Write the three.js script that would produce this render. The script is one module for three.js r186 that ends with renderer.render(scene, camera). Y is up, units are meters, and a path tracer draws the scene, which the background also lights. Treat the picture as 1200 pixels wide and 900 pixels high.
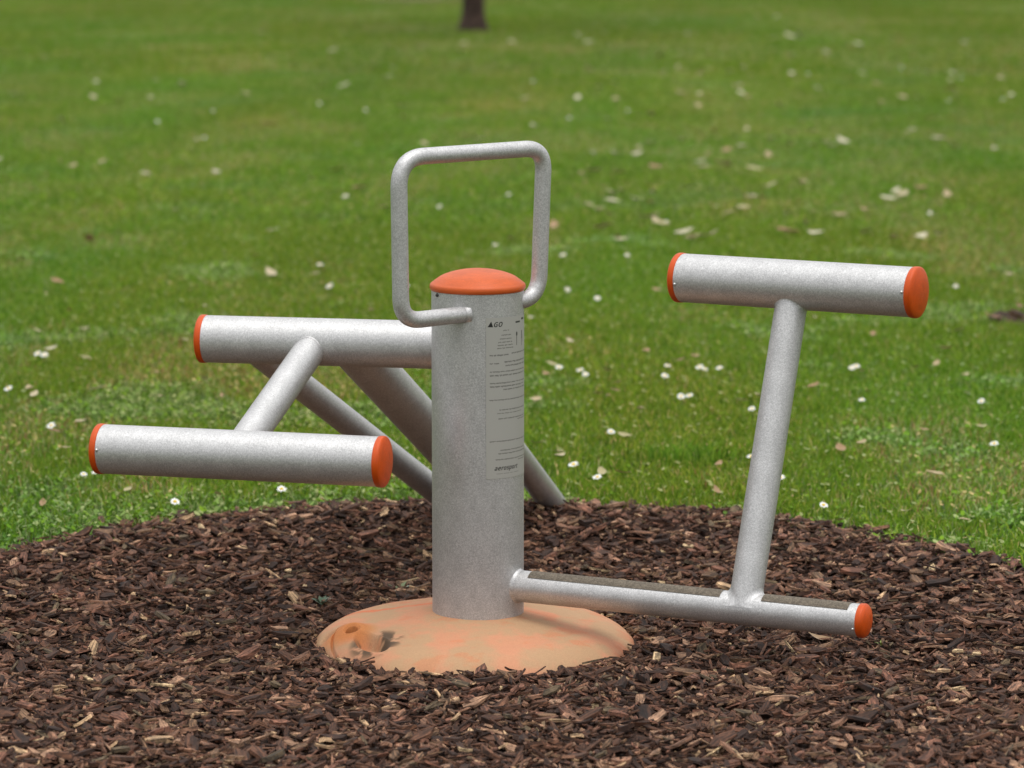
import * as THREE from 'three';
import { mergeGeometries } from 'three/addons/utils/BufferGeometryUtils.js';

/* ---------- camera, sky, sun, exposure ---------- */
const scene = new THREE.Scene();
const CAM = new THREE.Vector3(0.0764, 1.6, 7.03), PITCH = Math.atan(557 / 3731), F = 3731;
const camera = new THREE.PerspectiveCamera(2 * Math.atan(450 / F) * 180 / Math.PI, 4 / 3, 0.1, 900);
camera.position.copy(CAM);
camera.rotation.set(-PITCH, 0, 0);
camera.focus = 7.0;
camera.userData.fStop = 4.2;
scene.add(camera);

const renderer = new THREE.WebGLRenderer({ antialias: true });
renderer.toneMapping = THREE.LinearToneMapping;
renderer.toneMappingExposure = 1.52;
renderer.shadowMap.enabled = true;

const SUN = new THREE.Vector3(0.10, 1, 0.16).normalize();
{ // an overcast sky: brighter towards the zenith and a little around the veiled sun
  const W = 256, H = 128, data = new Float32Array(W * H * 4);
  for (let j = 0; j < H; j++) for (let i = 0; i < W; i++) {
    const up = ((j + 0.5) / H - 0.5) * Math.PI, az = ((i + 0.5) / W - 0.5) * 2 * Math.PI;
    const d = new THREE.Vector3(Math.cos(az) * Math.cos(up), Math.sin(up), Math.sin(az) * Math.cos(up));
    const s = Math.max(0, d.y), c = Math.max(0, d.dot(SUN));
    const L = (0.33 + 0.70 * s) * (1 + 0.4 * Math.pow(c, 5));
    const k = (j * W + i) * 4;
    data[k] = L * 0.985; data[k + 1] = L * 1.0; data[k + 2] = L * 1.02; data[k + 3] = 1;
  }
  const t = new THREE.DataTexture(data, W, H, THREE.RGBAFormat, THREE.FloatType);
  t.mapping = THREE.EquirectangularReflectionMapping;
  t.magFilter = THREE.LinearFilter; t.needsUpdate = true;
  scene.background = t; scene.environment = t;
}
const sun = new THREE.DirectionalLight(new THREE.Color(1, 0.965, 0.91), 0.85);
sun.name = 'sun';
sun.position.copy(SUN).multiplyScalar(30);
sun.castShadow = true; sun.shadow.radius = 60;
sun.shadow.mapSize.set(2048, 2048);
Object.assign(sun.shadow.camera, { left: -9, right: 9, top: 9, bottom: -9, near: 1, far: 80 });
scene.add(sun, sun.target);

/* ---------- helpers ---------- */
function rng(a) { return () => { a = (a + 0x6d2b79f5) | 0; let t = Math.imul(a ^ (a >>> 15), 1 | a); t = (t + Math.imul(t ^ (t >>> 7), 61 | t)) ^ t; return ((t ^ (t >>> 14)) >>> 0) / 4294967296; }; }
const V = (x, y, z) => new THREE.Vector3(x, y, z);
const lerp = (a, b, t) => a + (b - a) * t, clamp = (x, a = 0, b = 1) => Math.min(b, Math.max(a, x));
const smooth = (a, b, x) => { const t = clamp((x - a) / (b - a)); return t * t * (3 - 2 * t); };
function hash(ix, iy, s = 0) { let h = Math.imul(ix, 374761393) + Math.imul(iy, 668265263) + Math.imul(s, 2246822519); h = Math.imul(h ^ (h >>> 13), 1274126177); return ((h ^ (h >>> 16)) >>> 0) / 4294967296; }
function noise(x, y, s = 0) {
  const ix = Math.floor(x), iy = Math.floor(y), fx = x - ix, fy = y - iy, u = fx * fx * (3 - 2 * fx), v = fy * fy * (3 - 2 * fy);
  return lerp(lerp(hash(ix, iy, s), hash(ix + 1, iy, s), u), lerp(hash(ix, iy + 1, s), hash(ix + 1, iy + 1, s), u), v);
}
const fbm = (x, y, s = 0, o = 4) => { let a = 0.5, t = 0, n = 0; for (let i = 0; i < o; i++) { t += a * noise(x, y, s + i); n += a; a *= 0.5; x *= 2.03; y *= 2.03; } return t / n; };
// the direction of a photograph pixel (1200 x 900), met with a plane of given depth or height
function dirOf(px, py) { const u = (px - 600) / F, v = -(py - 450) / F, c = Math.cos(PITCH), s = Math.sin(PITCH); return V(u, v * c - s, -c - v * s); }
const atZ = (px, py, z) => { const d = dirOf(px, py); return CAM.clone().addScaledVector(d, (z - CAM.z) / d.z); };
const atY = (px, py, y = 0) => { const d = dirOf(px, py); return CAM.clone().addScaledVector(d, (y - CAM.y) / d.y); };
const names = {};
function numbered(n) { const k = names[n] = (names[n] ?? -1) + 1; return k ? n + '_' + String(k).padStart(3, '0') : n; }
const lit = (o) => { o.castShadow = o.receiveShadow = true; return o; };
function thing(name, label, category, base, group) {
  const g = new THREE.Group(); g.name = numbered(name); g.position.copy(base); g.userData = { label, category };
  if (group) g.userData.group = group;
  scene.add(g); return g;
}
// a part whose geometry is given in world coordinates; origin is the thing's base
function part(name, geo, mat, parent, origin = V(0, 0, 0)) {
  const m = lit(new THREE.Mesh(geo, mat)); m.name = name; geo.translate(-origin.x, -origin.y, -origin.z); parent.add(m); return m;
}
function scaleUV(g, su, sv) { const u = g.attributes.uv; for (let i = 0; i < u.count; i++) u.setXY(i, u.getX(i) * su, u.getY(i) * sv); return g; }
function along(g, a, b) { // a geometry built along +y about its middle, moved to run from a to b
  const d = b.clone().sub(a), q = new THREE.Quaternion().setFromUnitVectors(V(0, 1, 0), d.clone().normalize());
  return g.applyQuaternion(q).translate((a.x + b.x) / 2, (a.y + b.y) / 2, (a.z + b.z) / 2);
}
function pipe(a, b, r, seg = 48, open = true, r2 = r) {
  const L = a.distanceTo(b);
  return along(scaleUV(new THREE.CylinderGeometry(r2, r, L, seg, 1, open), 2 * Math.PI * r, L), a, b);
}
function flare(at, dir, r, h, w) { // a weld fillet: flares from r + w at the joint to r at height h
  const pts = []; for (let i = 0; i <= 8; i++) { const t = i / 8; pts.push(new THREE.Vector2(r + 0.0006 + w * (1 - t) * (1 - t), h * t)); }
  const g = scaleUV(new THREE.LatheGeometry(pts, 48), 0.2, h), q = new THREE.Quaternion().setFromUnitVectors(V(0, 1, 0), dir);
  return g.applyQuaternion(q).translate(at.x, at.y, at.z);
}
// weld fillet where a branch pipe (radius r, direction U) leaves a main pipe (radius M, direction A) at P
function saddle(P, A, U, M, r, w, h) {
  const N = A.clone().cross(U).normalize(), U2 = N.clone().cross(A).normalize(), k = 1 / Math.max(0.3, U.dot(U2)), pos = [], uv = [], idx = [], n = 64, m = 6;
  for (let j = 0; j <= m; j++) for (let i = 0; i <= n; i++) {
    const a = i / n * 2 * Math.PI, t = j / m, q = r + 0.0005 + w * (1 - t) * (1 - t), nx = Math.sin(a) * q, ax = Math.cos(a) * q, top = Math.sqrt(Math.max(0, M * M - Math.min(nx * nx, M * M))), lift = top + h * t * t - 0.0015;
    const p = P.clone().addScaledVector(U, lift * k).addScaledVector(N, Math.sign(nx) * Math.min(Math.abs(nx), Math.max(M, r) + 0.0008)).addScaledVector(A, ax); pos.push(p.x, p.y, p.z); uv.push(a * r, t * h);
  }
  for (let j = 0; j < m; j++) for (let i = 0; i < n; i++) { const a = j * (n + 1) + i, b = a + 1, c = a + n + 1, d = c + 1; idx.push(a, b, c, b, d, c); }
  const g = new THREE.BufferGeometry(); g.setAttribute('position', new THREE.Float32BufferAttribute(pos, 3)); g.setAttribute('uv', new THREE.Float32BufferAttribute(uv, 2)); g.setIndex(idx); g.computeVertexNormals(); return g;
}
function roundedPath(pts, rad) {
  const out = [pts[0].clone()];
  for (let i = 1; i < pts.length - 1; i++) {
    const p = pts[i], a = pts[i - 1].clone().sub(p), b = pts[i + 1].clone().sub(p), r = Math.min(rad[i - 1], a.length() * 0.49, b.length() * 0.9);
    const A = p.clone().addScaledVector(a.normalize(), r), B = p.clone().addScaledVector(b.normalize(), r);
    for (let k = 0; k <= 14; k++) { const t = k / 14; out.push(A.clone().multiplyScalar((1 - t) ** 2).addScaledVector(p, 2 * t * (1 - t)).addScaledVector(B, t * t)); }
  }
  out.push(pts[pts.length - 1].clone());
  const path = new THREE.CurvePath();
  for (let i = 1; i < out.length; i++) if (out[i].distanceTo(out[i - 1]) > 1e-5) path.add(new THREE.LineCurve3(out[i - 1], out[i]));
  return path;
}
function tex(w, h, fn, srgb = true) {
  const d = new Uint8Array(w * h * 4);
  for (let y = 0; y < h; y++) for (let x = 0; x < w; x++) { const c = fn(x / w, y / h, x, y), k = (y * w + x) * 4; d[k] = clamp(c[0], 0, 255); d[k + 1] = clamp(c[1], 0, 255); d[k + 2] = clamp(c[2], 0, 255); d[k + 3] = 255; }
  const t = new THREE.DataTexture(d, w, h); t.wrapS = t.wrapT = THREE.RepeatWrapping; t.magFilter = THREE.LinearFilter; t.minFilter = THREE.LinearMipmapLinearFilter;
  if (srgb) t.colorSpace = THREE.SRGBColorSpace; t.needsUpdate = true; return t;
}
const rep = (t, x, y) => { const c = t.clone(); c.repeat.set(x, y); c.needsUpdate = true; return c; };
// noise that repeats after n cells
function tnoise(x, y, n, s) { const ix = Math.floor(x), iy = Math.floor(y), fx = x - ix, fy = y - iy, u = fx * fx * (3 - 2 * fx), v = fy * fy * (3 - 2 * fy), w = (k) => ((k % n) + n) % n;
  return lerp(lerp(hash(w(ix), w(iy), s), hash(w(ix + 1), w(iy), s), u), lerp(hash(w(ix), w(iy + 1), s), hash(w(ix + 1), w(iy + 1), s), u), v); }

/* ---------- materials ---------- */
const speck = tex(512, 512, (u, v, x, y) => {
  const coarse = tnoise(u * 6, v * 6, 6, 3) * 0.6 + tnoise(u * 17, v * 17, 17, 4) * 0.4, fine = hash(x, y, 5), mid = tnoise(u * 128, v * 128, 128, 6);
  const g = 214 + (coarse - 0.5) * 16 + (fine - 0.5) * 40 + (mid - 0.5) * 46;
  return [g, g * 0.997, g * 0.99];
});
const peel = tex(256, 256, (u, v, x, y) => { const g = 128 + (tnoise(u * 64, v * 64, 64, 8) - 0.5) * 120 + (hash(x, y, 9) - 0.5) * 60; return [g, g, g]; }, false);
const silver = new THREE.MeshPhysicalMaterial({ color: new THREE.Color().setRGB(0.77, 0.765, 0.77), map: rep(speck, 5, 5), metalness: 0.58, roughness: 0.45, bumpMap: rep(peel, 14, 14), bumpScale: 0.00025 });
const capTone = tex(256, 256, (u, v, x, y) => { const n = tnoise(u * 9, v * 9, 9, 12) * 0.6 + tnoise(u * 31, v * 31, 31, 13) * 0.4; const k = 0.9 + 0.14 * (n - 0.3) + (hash(x, y, 14) - 0.5) * 0.1; return [255 * k, 250 * k, 245 * k]; });
const orange = new THREE.MeshPhysicalMaterial({ color: new THREE.Color().setRGB(0.66, 0.090, 0.006), specularIntensity: 0.6, map: rep(capTone, 1, 1), roughness: 0.4, bumpMap: rep(peel, 3, 3), bumpScale: 0.0003 });
const orangeWorn = new THREE.MeshPhysicalMaterial({ color: new THREE.Color().setRGB(0.68, 0.125, 0.022), specularIntensity: 0.7, map: rep(capTone, 1, 1), roughness: 0.42, bumpMap: rep(peel, 3, 3), bumpScale: 0.0003 });
const zinc = new THREE.MeshStandardMaterial({ color: new THREE.Color().setRGB(0.6, 0.6, 0.58), metalness: 0.8, roughness: 0.35 });
const grip = new THREE.MeshStandardMaterial({ color: new THREE.Color().setRGB(0.29, 0.25, 0.205), roughness: 0.95, map: rep(tex(256, 256, (u, v, x, y) => { const g = 180 + (hash(x, y, 21) - 0.5) * 110 + (tnoise(u * 60, v * 60, 60, 22) - 0.5) * 60; return [g, g * 0.98, g * 0.94]; }), 6, 6), bumpMap: rep(peel, 20, 20), bumpScale: 0.0008 });

/* ---------- the ground: lawn sheet, mulch bed ---------- */
const bedR = (a) => 1.508 - 0.07 * Math.cos(a) ** 2 + 0.09 * (fbm(Math.cos(a) * 3 + 7, Math.sin(a) * 3 + 7, 31, 3) - 0.5) + 0.06 * (fbm(Math.cos(a) * 14 + 9, Math.sin(a) * 14 + 3, 35, 2) - 0.5) + 0.3 * smooth(0.2, 0.9, Math.sin(a));
const bedD = (x, z) => Math.hypot(x, z - 0.08) - bedR(Math.atan2(z - 0.08, x)); // below 0 inside the bed
{
  const t = tex(512, 512, (u, v, x, y) => {
    const a = tnoise(u * 8, v * 8, 8, 41) * 0.5 + tnoise(u * 40, v * 40, 40, 42) * 0.5, f = hash(x, y, 43), m = tnoise(u * 130, v * 130, 130, 44);
    const k = 0.55 + 0.5 * m + 0.25 * (f - 0.5);
    return [lerp(52, 84, a) * k, lerp(86, 96, a) * k, lerp(26, 40, a) * k];
  });
  const pos = [], uv = [], idx = [], NA = 240, rings = [0, 0.4, 2, 8, 40, 350]; // one sheet to the horizon, open under the bed
  for (const o of rings) for (let j = 0; j < NA; j++) { const a = j / NA * 2 * Math.PI, q = bedR(a) - 0.01 + o; pos.push(q * Math.cos(a), 0, 0.08 + q * Math.sin(a)); uv.push(q * Math.cos(a), q * Math.sin(a)); }
  for (let i = 0; i < rings.length - 1; i++) for (let j = 0; j < NA; j++) { const a = i * NA + j, b = i * NA + (j + 1) % NA; idx.push(a, b, a + NA, b, b + NA, a + NA); }
  const g = new THREE.BufferGeometry(); g.setAttribute('position', new THREE.Float32BufferAttribute(pos, 3)); g.setAttribute('uv', new THREE.Float32BufferAttribute(uv, 2)); g.setIndex(idx); g.computeVertexNormals();
  const m = lit(new THREE.Mesh(g, new THREE.MeshStandardMaterial({ map: rep(t, 0.7, 0.7), roughness: 1 })));
  m.name = 'ground'; m.userData = { kind: 'structure', label: 'green lawn ground running to the trees', category: 'lawn' };
  scene.add(m);
}
const mulchH = (x, z) => {
  const d = bedD(x, z);
  return 0.002 - 0.058 * smooth(0.0, -0.6, d) + smooth(0.02, -0.18, d) * (0.010 + 0.024 * (fbm(x * 5 + 3, z * 5 + 8, 51, 3) - 0.35) + 0.012 * noise(x * 16, z * 16, 55));
};
const bed = new THREE.Group(); bed.name = 'mulch_bed';
bed.userData = { kind: 'structure', label: 'round bed of brown bark mulch under the exercise equipment', category: 'mulch' };
scene.add(bed);
{
  const NR = 90, NA = 240, pos = [], uv = [], idx = [];
  for (let i = 0; i <= NR; i++) for (let j = 0; j < NA; j++) {
    const a = j / NA * 2 * Math.PI, r = (bedR(a) + 0.03) * i / NR, x = r * Math.cos(a), z = 0.08 + r * Math.sin(a);
    pos.push(x, i === NR ? -0.02 : mulchH(x, z), z); uv.push(x, z);
  }
  for (let i = 0; i < NR; i++) for (let j = 0; j < NA; j++) { const a = i * NA + j, b = i * NA + (j + 1) % NA, c = a + NA, d = b + NA; idx.push(a, b, c, b, d, c); }
  const g = new THREE.BufferGeometry(); g.setAttribute('position', new THREE.Float32BufferAttribute(pos, 3)); g.setAttribute('uv', new THREE.Float32BufferAttribute(uv, 2)); g.setIndex(idx); g.computeVertexNormals();
  const t = tex(512, 512, (u, v, x, y) => { const n = tnoise(u * 60, v * 60, 60, 61) * 0.6 + tnoise(u * 150, v * 150, 150, 62) * 0.4; const k = 0.45 + 0.9 * n + (hash(x, y, 63) - 0.5) * 0.3; return [62 * k, 44 * k, 34 * k]; });
  part('soil', g, new THREE.MeshStandardMaterial({ map: rep(t, 1.3, 1.3), color: 0xffe8d8, roughness: 1 }), bed);
}

/* ---------- bark chips ---------- */
const fibre = tex(256, 256, (u, v, x, y) => { const n = tnoise(u * 5, v * 34, 34 * 5, 171) * 0.5 + tnoise(u * 11, v * 80, 880, 172) * 0.3 + tnoise(u * 40, v * 40, 40, 173) * 0.2, k = 60 + 300 * n - 30; return [k, k * 0.985, k * 0.97]; });
const fibreMap = rep(fibre, 16, 16), fibreBump = rep(fibre, 16, 16); fibreBump.colorSpace = THREE.NoColorSpace;
function chipShape(seed, n, slim, bend) { // an irregular flake lying in xz, one long, with a rough outline and some thickness
  const R = rng(seed), pos = [], idx = [], T = 1;
  const ring = [];
  for (let i = 0; i < n; i++) {
    const a = (i + (R() - 0.5) * 0.75) / n * 2 * Math.PI, q = 0.42 + 0.16 * R();
    let x = Math.cos(a) * q, z = Math.sin(a) * q;
    x = Math.sign(x) * Math.pow(Math.abs(x) / 0.5, 0.8) * 0.5; // blunter ends
    ring.push([x, z]);
  }
  const lift = (x) => bend * (x * x - 0.08) * 4;
  pos.push(0.06 * (R() - 0.5), 0.55 * T + lift(0), 0); for (const [x, z] of ring) pos.push(x * 0.93, (0.35 + 0.3 * R()) * T + lift(x), z * 0.9);
  for (const [x, z] of ring) pos.push(x * (1 - slim * 0.1), -0.5 * T + lift(x), z);
  for (let i = 0; i < n; i++) { const j = (i + 1) % n; idx.push(0, 1 + j, 1 + i); idx.push(1 + i, 1 + j, 1 + n + i, 1 + j, 1 + n + j, 1 + n + i); }
  return { pos, idx, n: pos.length / 3 };
}
const chipVariants = []; for (let i = 0; i < 26; i++) chipVariants.push(chipShape(900 + i, 5 + (i % 3), 0.5, (hash(i, 3, 71) - 0.4) * 1.6));
const chipTones = [ // linear colours of weathered bark and wood
  [0.030, 0.0125, 0.0065], [0.050, 0.021, 0.0110], [0.074, 0.032, 0.017], [0.102, 0.046, 0.025], [0.145, 0.064, 0.039],
  [0.132, 0.074, 0.040], [0.195, 0.100, 0.060], [0.26, 0.152, 0.094], [0.37, 0.245, 0.14], [0.086, 0.060, 0.033], [0.48, 0.35, 0.20]];
const chips = [];
{
  const R = rng(4242), toneOf = () => { const q = R(); return q < 0.16 ? 0 : q < 0.32 ? 1 : q < 0.48 ? 2 : q < 0.62 ? 3 : q < 0.73 ? 4 : q < 0.81 ? 5 : q < 0.885 ? 6 : q < 0.935 ? 7 : q < 0.958 ? 8 : q < 0.995 ? 9 : 10; };
  const add = (x, z, L, W, T, lift, tilt, tone, yaw) => {
    const y = (baseTop(x, z) ?? mulchH(x, z)) + lift;
    const q = new THREE.Quaternion().setFromEuler(new THREE.Euler((R() - 0.5) * 2 * tilt, yaw ?? R() * 2 * Math.PI, (R() - 0.5) * 2 * tilt, 'YXZ'));
    chips.push({ p: V(x, y, z), q, s: V(L, T, W), v: Math.floor(R() * chipVariants.length), tone, L, lift });
  };
  function baseTop(x, z) { const r = Math.hypot(x + 0.005, z - 0.012); return r < 0.37 && r > 0.3 ? -0.046 + 0.03 * smooth(0.37, 0.31, r) : null; }
  const inBase = (x, z) => Math.hypot(x + 0.005, z - 0.012) < 0.366;
  const N = 47000;
  for (let i = 0; i < N; i++) {
    const a = R() * 2 * Math.PI, r = Math.sqrt(R()) * 1.66, x = Math.cos(a) * r, z = 0.08 + Math.sin(a) * r, d = bedD(x, z);
    if (d > 0.0 + 0.09 * R() * R() * R()) { continue; }
    if (inBase(x, z)) continue;
    const k = R();
    if (k < 0.30) { const L = 0.009 + 0.014 * R(); add(x, z, L, L * (0.35 + 0.5 * R()), 0.002 + 0.003 * R(), 0.018 * R(), 0.6, toneOf()); }
    else if (k < 0.80) { const L = 0.017 + 0.036 * R() * R() + 0.010 * R(), W = L * (0.22 + 0.40 * R()); add(x, z, L, W, 0.002 + 0.005 * R(), 0.003 + 0.019 * R(), 0.5, toneOf()); }
    else if (k < 0.955) { const L = 0.026 + 0.05 * R(); add(x, z, L, 0.003 + 0.006 * R(), 0.002 + 0.003 * R(), 0.006 + 0.018 * R(), 0.42, toneOf()); }
    else { const L = 0.04 + 0.035 * R(); add(x, z, L, L * (0.26 + 0.25 * R()), 0.004 + 0.006 * R(), 0.013 + 0.013 * R(), 0.4, toneOf()); }
  }
  // chips heaped against the rim of the base, a few on it
  for (let i = 0; i < 420; i++) { const a = R() * 2 * Math.PI, r = 0.364 + 0.03 * R(), x = -0.005 + Math.cos(a) * r, z = 0.012 + Math.sin(a) * r; const L = 0.014 + 0.024 * R(); add(x, z, L, L * (0.3 + 0.35 * R()), 0.003 + 0.003 * R(), 0.002 + 0.012 * R(), 0.6, toneOf()); }
  // pale splinters that stand out in the photograph
  for (const [px, py, L, W, yaw, tone] of [[190, 809, 0.055, 0.008, -0.1, 10], [1122, 779, 0.03, 0.012, 0.5, 10], [236, 841, 0.035, 0.006, -0.2, 8], [70, 811, 0.035, 0.008, 0.1, 8], [263, 783, 0.03, 0.016, 0.3, 8], [545, 655, 0.05, 0.007, 0.1, 8], [1105, 801, 0.034, 0.02, 0.1, 8], [655, 852, 0.05, 0.006, -0.3, 8], [380, 883, 0.05, 0.007, -0.3, 8], [790, 640, 0.06, 0.008, 0, 7], [935, 700, 0.06, 0.007, -0.5, 7], [1060, 665, 0.035, 0.016, 0, 8], [310, 630, 0.03, 0.012, 0, 7], [545, 888, 0.034, 0.01, -0.4, 10]]) {
    const p = atY(px, py, -0.022); add(p.x, p.z, L, W, 0.005, 0.028, 0.12, tone, yaw);
  }
  // seen size: the 300 largest in view become pieces of their own
  const up = V(0, 1, 0);
  for (const c of chips) {
    const v = c.p.clone().sub(CAM); const y = v.y * Math.cos(PITCH) - v.z * Math.sin(PITCH), zz = -(v.y * Math.sin(PITCH) + v.z * Math.cos(PITCH));
    const f = -v.z * Math.cos(PITCH) - v.y * Math.sin(PITCH), u = v.x / f * F, w = (v.y * Math.cos(PITCH) - v.z * Math.sin(PITCH)) / f * F;
    c.big = Math.abs(u) < 590 && Math.abs(w) < 445 && c.lift > 0.012 ? c.s.x * (c.s.z + c.s.y) / (f * f) : 0;
  }
  chips.sort((a, b) => b.big - a.big);
  const mats = chipTones.map(([r, g, b]) => new THREE.MeshStandardMaterial({ color: new THREE.Color().setRGB(r, g, b), roughness: 0.88, flatShading: true, vertexColors: true, map: rep(fibre, 0.5, 0.3) }));
  const geos = chipVariants.map((s, i) => {
    const g = new THREE.BufferGeometry(); g.setAttribute('position', new THREE.Float32BufferAttribute(s.pos, 3)); g.setIndex(s.idx);
    const col = [], uv = []; for (let k = 0; k < s.n; k++) { const t = (0.7 + 0.6 * hash(k, i, 77)) * 1.92; col.push(t, t, t); uv.push(s.pos[k * 3] + i * 0.37, s.pos[k * 3 + 2] + s.pos[k * 3 + 1] * 0.2 + i * 0.61); } g.setAttribute('uv', new THREE.Float32BufferAttribute(uv, 2));
    g.setAttribute('color', new THREE.Float32BufferAttribute(col, 3)); g.computeVertexNormals(); return g;
  });
  const own = chips.slice(0, 300), rest = chips.slice(300);
  own.forEach((c, i) => { const m = lit(new THREE.Mesh(geos[c.v], mats[c.tone])); m.name = i ? 'bark_chip_' + String(i).padStart(3, '0') : 'bark_chip'; m.position.copy(c.p); m.quaternion.copy(c.q); m.scale.copy(c.s); bed.add(m); });
  let nv = 0, ni = 0; for (const c of rest) { nv += chipVariants[c.v].n; ni += chipVariants[c.v].idx.length; }
  const P = new Float32Array(nv * 3), C = new Float32Array(nv * 3), U = new Float32Array(nv * 2), I = new Uint32Array(ni); let a = 0, b = 0; const p = V(0, 0, 0);
  for (const c of rest) {
    const s = chipVariants[c.v], tone = chipTones[c.tone], k0 = 0.82 + 0.36 * R();
    for (const i of s.idx) I[b++] = i + a;
    for (let k = 0; k < s.n; k++, a++) { p.set(s.pos[k * 3] * c.s.x, s.pos[k * 3 + 1] * c.s.y, s.pos[k * 3 + 2] * c.s.z).applyQuaternion(c.q).add(c.p); P[a * 3] = p.x; P[a * 3 + 1] = p.y; P[a * 3 + 2] = p.z; const t = 1.92 * k0 * (0.72 + 0.56 * hash(k, a, 78)); U[a * 2] = s.pos[k * 3] * c.s.x + c.p.x; U[a * 2 + 1] = s.pos[k * 3 + 2] * c.s.z + s.pos[k * 3 + 1] * c.s.y + c.p.z; C[a * 3] = tone[0] * t; C[a * 3 + 1] = tone[1] * t; C[a * 3 + 2] = tone[2] * t; }
  }
  const g = new THREE.BufferGeometry(); g.setAttribute('position', new THREE.BufferAttribute(P, 3)); g.setAttribute('color', new THREE.BufferAttribute(C, 3)); g.setAttribute('uv', new THREE.BufferAttribute(U, 2)); g.setIndex(new THREE.BufferAttribute(I, 1)); g.computeVertexNormals();
  const m = lit(new THREE.Mesh(g, new THREE.MeshStandardMaterial({ roughness: 0.9, vertexColors: true, flatShading: true, map: fibreMap, bumpMap: fibreBump, bumpScale: 0.001 }))); m.name = 'bark_mulch'; m.userData = { kind: 'stuff', label: 'layer of small brown bark chips and splinters' };
  bed.add(m);
}

/* ---------- lawn ---------- */
const grassMat = new THREE.MeshPhysicalMaterial({ vertexColors: true, roughness: 1, specularIntensity: 0.25, transmission: 0.35, thickness: 0, side: THREE.DoubleSide });
function patch(seed, rad, n, h0, h1, w, pal, broad = 0) {
  const R = rng(seed), pos = [], col = [], idx = []; let k = 0;
  for (let i = 0; i < n; i++) {
    const r = rad * Math.sqrt(R()) * (0.75 + 0.5 * R()), a = R() * 6.2832, x = Math.cos(a) * r, z = Math.sin(a) * r;
    const c = pal[Math.floor(R() * pal.length)], t = 0.75 + 0.5 * R();
    if (R() < broad) { // a small rounded leaf on a short stalk
      const y = h0 * 0.5 + (h1 - h0) * R() * 0.8, s = 0.004 + 0.006 * R(), yaw = R() * 6.28, tl = (R() - 0.5) * 1.3, tm = (R() - 0.5) * 1.3, m = 6;
      pos.push(x, y, z); col.push(c[0] * t, c[1] * t, c[2] * t);
      for (let q = 0; q < m; q++) { const b = q / m * 6.2832, lx = Math.cos(b) * s, lz = Math.sin(b) * s * (0.4 + 0.12 * (q % 3)), px = lx * Math.cos(yaw) - lz * Math.sin(yaw), pz = lx * Math.sin(yaw) + lz * Math.cos(yaw); pos.push(x + px, y + px * tl + pz * tm, z + pz); col.push(c[0] * t, c[1] * t, c[2] * t); }
      for (let q = 0; q < m; q++) idx.push(k, k + 1 + q, k + 1 + (q + 1) % m);
      k += m + 1; continue;
    }
    const h = lerp(h0, h1, R()), yaw = R() * 6.2832, lean = h * (0.25 + 1.0 * R() * R()), ww = w * (0.6 + 0.8 * R()), dx = Math.cos(yaw), dz = Math.sin(yaw), f = R() * 6.2832, sx = Math.cos(f) * ww * 0.5, sz = Math.sin(f) * ww * 0.5;
    pos.push(x - sx, -0.004, z - sz, x + sx, -0.004, z + sz, x + dx * lean * 0.35 - sx * 0.8, h * 0.62, z + dz * lean * 0.35 - sz * 0.8, x + dx * lean * 0.35 + sx * 0.8, h * 0.62, z + dz * lean * 0.35 + sz * 0.8, x + dx * lean, h * (1 - 0.18 * R()), z + dz * lean);
    for (let q = 0; q < 5; q++) col.push(c[0] * t, c[1] * t, c[2] * t);
    idx.push(k, k + 1, k + 2, k + 1, k + 3, k + 2, k + 2, k + 3, k + 4); k += 5;
  }
  const g = new THREE.BufferGeometry(); g.setAttribute('position', new THREE.Float32BufferAttribute(pos, 3)); g.setAttribute('color', new THREE.Float32BufferAttribute(col, 3)); g.setIndex(idx); g.computeVertexNormals(); return g;
}
const G1 = [0.128, 0.268, 0.017], G2 = [0.172, 0.322, 0.022], G3 = [0.086, 0.188, 0.014], G4 = [0.255, 0.360, 0.040], ST = [0.52, 0.43, 0.20], BR = [0.25, 0.16, 0.07], CL = [0.120, 0.250, 0.045], CP = [0.20, 0.33, 0.09], PL = [0.36, 0.45, 0.19];
const palGreen = [G1, G1, G2, G2, G3, G4, G1, G2, G4, G3, G1, G2, PL, G1, G3, ST], palDry = [G1, G2, G4, G4, ST, ST, BR, G2, G3, PL, PL, G1], palClover = [CL, CL, CP, G1, G2, CL, G3, CP, PL, G3];
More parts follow.
